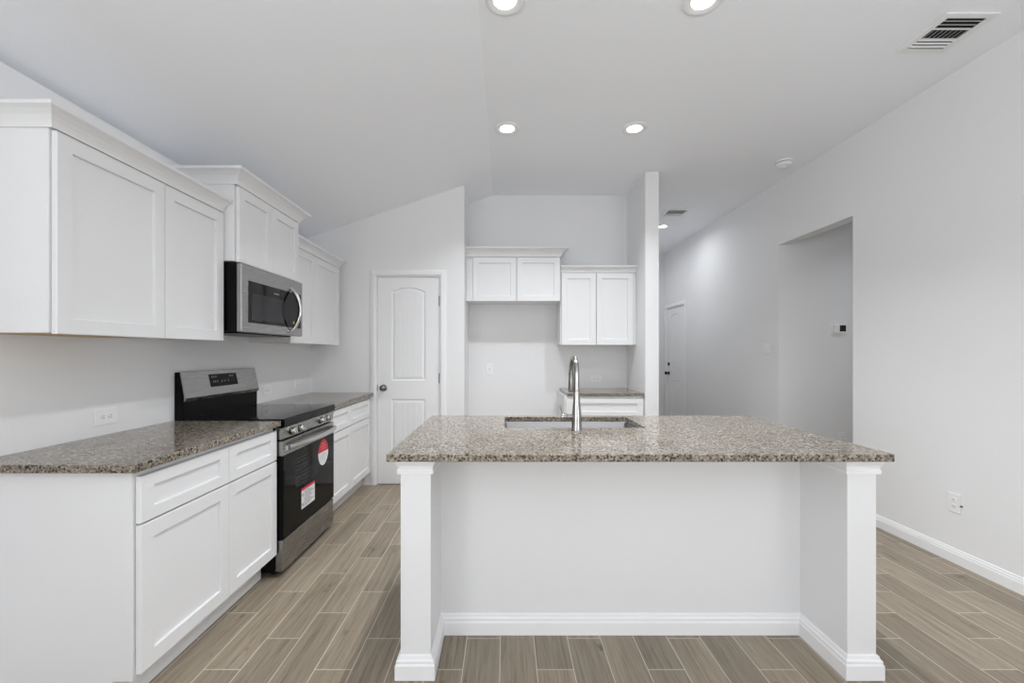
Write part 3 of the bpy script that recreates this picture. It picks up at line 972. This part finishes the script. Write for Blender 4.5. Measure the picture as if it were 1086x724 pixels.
# ------------------------------------------------------------------ microwave
mw = thing('microwave', 'stainless over-the-range microwave with black window and bowed handle, under the raised cabinet', 'microwave', (-1.505, 2.480, 1.42), R90)
MW, MH = 0.745, 0.397
MDp = -1.505 - XL - 0.002
MB().box(0.001, MW - 0.001, 0.032, MDp, 0.004, MH).build('microwave_body', M['black'], mw, bevel=0.002)
MB().box(0.06, MW - 0.06, 0.06, MDp - 0.05, -0.006, 0.0035).build('vent_base', M['black'], mw)
fr = MB().box(0.0, MW, 0.0, 0.031, 0.0, MH - 0.001).build('door', M['steel'], mw, bevel=0.006, seg=3)
gw = MB().box(0.065, 0.715, -0.0015, 0.002, 0.058, 0.305).build('window_glass', M['glass'], fr)
MB().box(0.095, 0.475, -0.0022, -0.001, 0.078, 0.235).build('window_screen', new_mat('window_mesh', lin(44, 44, 46), 0.1, 0, 0.17)[0], fr)
lg = MB()
for k in range(6):
    lg.box(0.345 + k * 0.011, 0.353 + k * 0.011, -0.0020, -0.001, 0.262, 0.269)
lg.build('logo', M['grey_print'], fr)
MB().box(0.60, 0.618, -0.0022, -0.001, 0.083, 0.103).build('sticker', M['yellow'], fr)
hp = []
for k in range(21):
    u = k / 20
    hp.append((0.565, -0.006 - 0.062 * math.sin(PI * u) ** 0.85, 0.028 + 0.305 * u))
MB().tube(hp, 0.0135, 14, 0.75).build('handle', M['bright'], fr, smooth=True)

# ------------------------------------------------------------------ plates, thermostat
def duplex(p, horizontal, y, single=False):
    """receptacle faces with slots as parts, in local plate coords (x across, z up)"""
    offs = (0,) if single else (-0.0195, 0.0195)
    for o_ in offs:
        def T(x, z):
            return (z + o_, -x) if horizontal else (x, z + o_)
        f = MB()
        pts = []
        for k in range(24):
            a = 2 * PI * k / 24
            pts.append(T(0.0165 * math.cos(a), max(-0.0125, min(0.0125, 0.0165 * math.sin(a)))))
        f.prism(pts, 1, y - 0.002, y + 0.0005)
        fo = f.build('receptacle', M['plastic'], p)
        s = MB()
        for cx, cz, w_, h_ in ((-0.006, 0.003, 0.002, 0.007), (0.006, 0.003, 0.002, 0.006), (0.0, -0.007, 0.004, 0.004)):
            q = [T(cx - w_ / 2 - 0.0005, cz - h_ / 2), T(cx + w_ / 2 + 0.0005, cz - h_ / 2), T(cx + w_ / 2 + 0.0005, cz + h_ / 2), T(cx - w_ / 2 - 0.0005, cz + h_ / 2)]
            s.prism(q, 1, y - 0.0024, y - 0.0015)
        s.build('slots', M['slot'], fo)


def outlet(label, loc, rz, horizontal=False, single=False, name='wall_outlet', group='white wall outlets'):
    p = thing(name, label, 'outlet', loc, rz, group)
    hw, hh = (0.0585, 0.037) if horizontal else (0.037, 0.0585)
    MB().box(-hw, hw, -0.006, -0.0005, -hh, hh).build('plate', M['plastic'], p, bevel=0.002)
    duplex(p, horizontal, -0.006, single)
    return p


outlet('horizontal white outlet above the free end of the near granite counter', (XL, 2.073, 0.995), R90, True)
outlet('horizontal white outlet just past the range backguard', (XL, 3.475, 0.998), R90, True)
outlet('horizontal white outlet near the corner by the pantry door wall', (XL, 4.0, 1.003), R90, True)
outlet('upright white outlet alone on the empty wall of the refrigerator recess', (-0.17, NY, 1.118), 0, False, True)
outlet('horizontal white outlet above the small granite counter in the recess', (1.005, NY, 1.012), 0, True)
o = outlet('upright white outlet low on the long wall above the baseboard', (XR, 2.69, 0.37), -R90)
MB().lathe([(0, 0), (0.004, 0), (0.004, 0.012), (0.003, 0.013), (0, 0.013)], 12, Matrix.Translation((0.044, -0.0005, -0.008)) @ Matrix.Rotation(PI / 2, 4, 'X')).build('side_stub', M['slot'], o)
outlet('upright white outlet low on the wall under the thermostat', (3.435, OP1, 0.43), 0)

sw = thing('light_switch', 'white double light switch on the long wall past the side hall opening', 'switch', (XR, 4.617, 1.345), -R90)
MB().box(-0.058, 0.058, -0.006, -0.0005, -0.0585, 0.0585).build('plate', M['plastic'], sw, bevel=0.002)
for x in (-0.023, 0.023):
    MB().prism([(-0.0055, -0.033), (-0.0065, -0.033), (-0.010, 0.033), (-0.0055, 0.033)], 0, x - 0.0165, x + 0.0165).build('rocker', M['plastic'], sw)

ts = thing('thermostat', 'small white thermostat with a black screen in the side hall', 'thermostat', (3.40, OP1, 1.545))
MB().box(-0.085, 0.04, -0.004, -0.0005, -0.055, 0.05).build('wall_plate', M['plastic'], ts, bevel=0.001)
MB().box(-0.052, 0.066, -0.028, -0.004, -0.045, 0.045).build('housing', M['plastic'], ts, bevel=0.004)
MB().box(-0.010, 0.052, -0.0285, -0.0275, -0.030, 0.034).build('screen', M['screen'], ts)

# ------------------------------------------------------------------ ceiling fixtures
def can(label, x, y, power=CAN_POWER, spread=CAN_SPREAD):
    c_ = thing('ceiling_light', label, 'ceiling light', (x, y, CZ), 0, 'recessed ceiling lights')
    MB().lathe([(0.056, -0.0005), (0.098, -0.0005), (0.098, -0.003), (0.092, -0.0085), (0.084, -0.0105), (0.076, -0.0100), (0.060, -0.0055), (0.056, -0.0045)], 40, ring=True).build('trim_ring', M['trim'], c_, smooth=True)
    MB().lathe([(0, -0.001), (0.0555, -0.001), (0.0555, -0.0035), (0, -0.004)], 40).build('lens', M['lens'], c_, smooth=True)['label'] = 'glowing white lens'
    l = bpy.data.lights.new('lamp', 'AREA')
    l.shape = 'DISK'; l.size = 0.10; l.energy = power; l.spread = math.radians(spread); l.color = (0.945, 0.975, 1.0)
    lo = bpy.data.objects.new('lamp', l); COL.objects.link(lo); lo.parent = c_; lo.location = (0, 0, -0.012)
    return c_


can('round recessed ceiling light beside the ceiling slope, in the row over the island front', 0.0, 2.14)
can('round recessed ceiling light on the vent side, in the row over the island front', 0.98, 2.14)
can('round recessed ceiling light beside the ceiling slope, in the row nearer the recess', 0.018, 3.363)
can('round recessed ceiling light just in front of the partition top', 1.005, 3.363)
can('recessed ceiling light in the far hall beside the partition', 2.17, 5.97, HALL_POWER, 165)
can('recessed ceiling light at the far hall end, behind the partition', 1.85, 6.9, 4, 165)  # hidden extra fixture, added to lift the dark end of the hall
can('recessed ceiling light inside the side hall', 4.0, 3.4, SIDE_HALL_FILL_POWER)  # unseen extra fixture, added to fill the side hall with light


def vent(label, x0, x1, y0, y1):
    v = thing('ceiling_vent', label, 'vent', ((x0 + x1) / 2, (y0 + y1) / 2, CZ), 0, 'ceiling air vents')
    hx, hy = (x1 - x0) / 2, (y1 - y0) / 2
    bw, g = 0.032, -0.0005
    f = MB()
    f.box(-hx, hx, -hy, -hy + bw, -0.008, g).box(-hx, hx, hy - bw, hy, -0.008, g)
    f.box(-hx, -hx + bw, -hy + bw, hy - bw, -0.008, g).box(hx - bw, hx, -hy + bw, hy - bw, -0.008, g)
    f.build('frame', M['plastic'], v, bevel=0.001)
    MB().box(-hx + bw, hx - bw, -hy + bw, hy - bw, -0.0015, g).build('duct_opening', M['dark'], v)  # flat plate coloured dark as the shade inside the duct
    ix, iy = hx - bw, hy - bw
    s = MB()
    n3 = 2 * iy / 3
    # near third: blades across, tipped to show the gaps; middle: fins along; far third: blades tipped the other way
    for k in range(3):
        y = -iy + n3 * (k + 0.82) / 3
        s.prism([(y - 0.008, -0.0105), (y + 0.004, -0.002), (y + 0.0065, -0.002), (y - 0.0035, -0.0105)], 0, -ix, ix)
        y = iy - n3 * (k + 0.75) / 3
        s.prism([(y - 0.005, -0.003), (y + 0.0028, -0.0098), (y + 0.004, -0.009), (y - 0.0038, -0.0022)], 0, -ix, ix)
    for k in range(8):
        x = -ix + 2 * ix * (k + 0.5) / 8
        s.prism([(x - 0.006, -0.009), (x + 0.004, -0.002), (x + 0.006, -0.002), (x - 0.004, -0.009)], 1, -iy + n3 + 0.004, iy - n3 - 0.004)
    s.box(-ix, ix, -iy + n3 - 0.002, -iy + n3 + 0.003, -0.009, -0.0015).box(-ix, ix, iy - n3 - 0.003, iy - n3 + 0.002, -0.009, -0.0015)
    s.build('louvers', M['plastic'], v)
    return v


vent('square white ceiling vent close to the long wall, louvers in full view', 2.262, 2.532, 2.215, 2.510)
vent('small ceiling vent in the far hall, just past the partition top', 1.965, 2.255, 5.25, 5.52)

sd = thing('smoke_detector', 'small round white smoke detector on the ceiling near the long wall', 'smoke detector', (2.54, 3.943, CZ))
MB().lathe([(0, -0.0005), (0.074, -0.0005), (0.074, -0.010), (0.070, -0.013), (0, -0.013)], 36).build('mounting_base', M['plastic'], sd, smooth=True)
MB().lathe([(0.058, -0.0135), (0.058, -0.0185), (0.050, -0.0185), (0.050, -0.0135)], 36, ring=True).build('vent_slot', M['slot'], sd)
MB().lathe([(0, -0.0190), (0.064, -0.0190), (0.066, -0.025), (0.060, -0.040), (0.040, -0.050), (0.016, -0.052), (0.014, -0.057), (0, -0.058)], 36).build('cover', M['plastic'], sd, smooth=True)
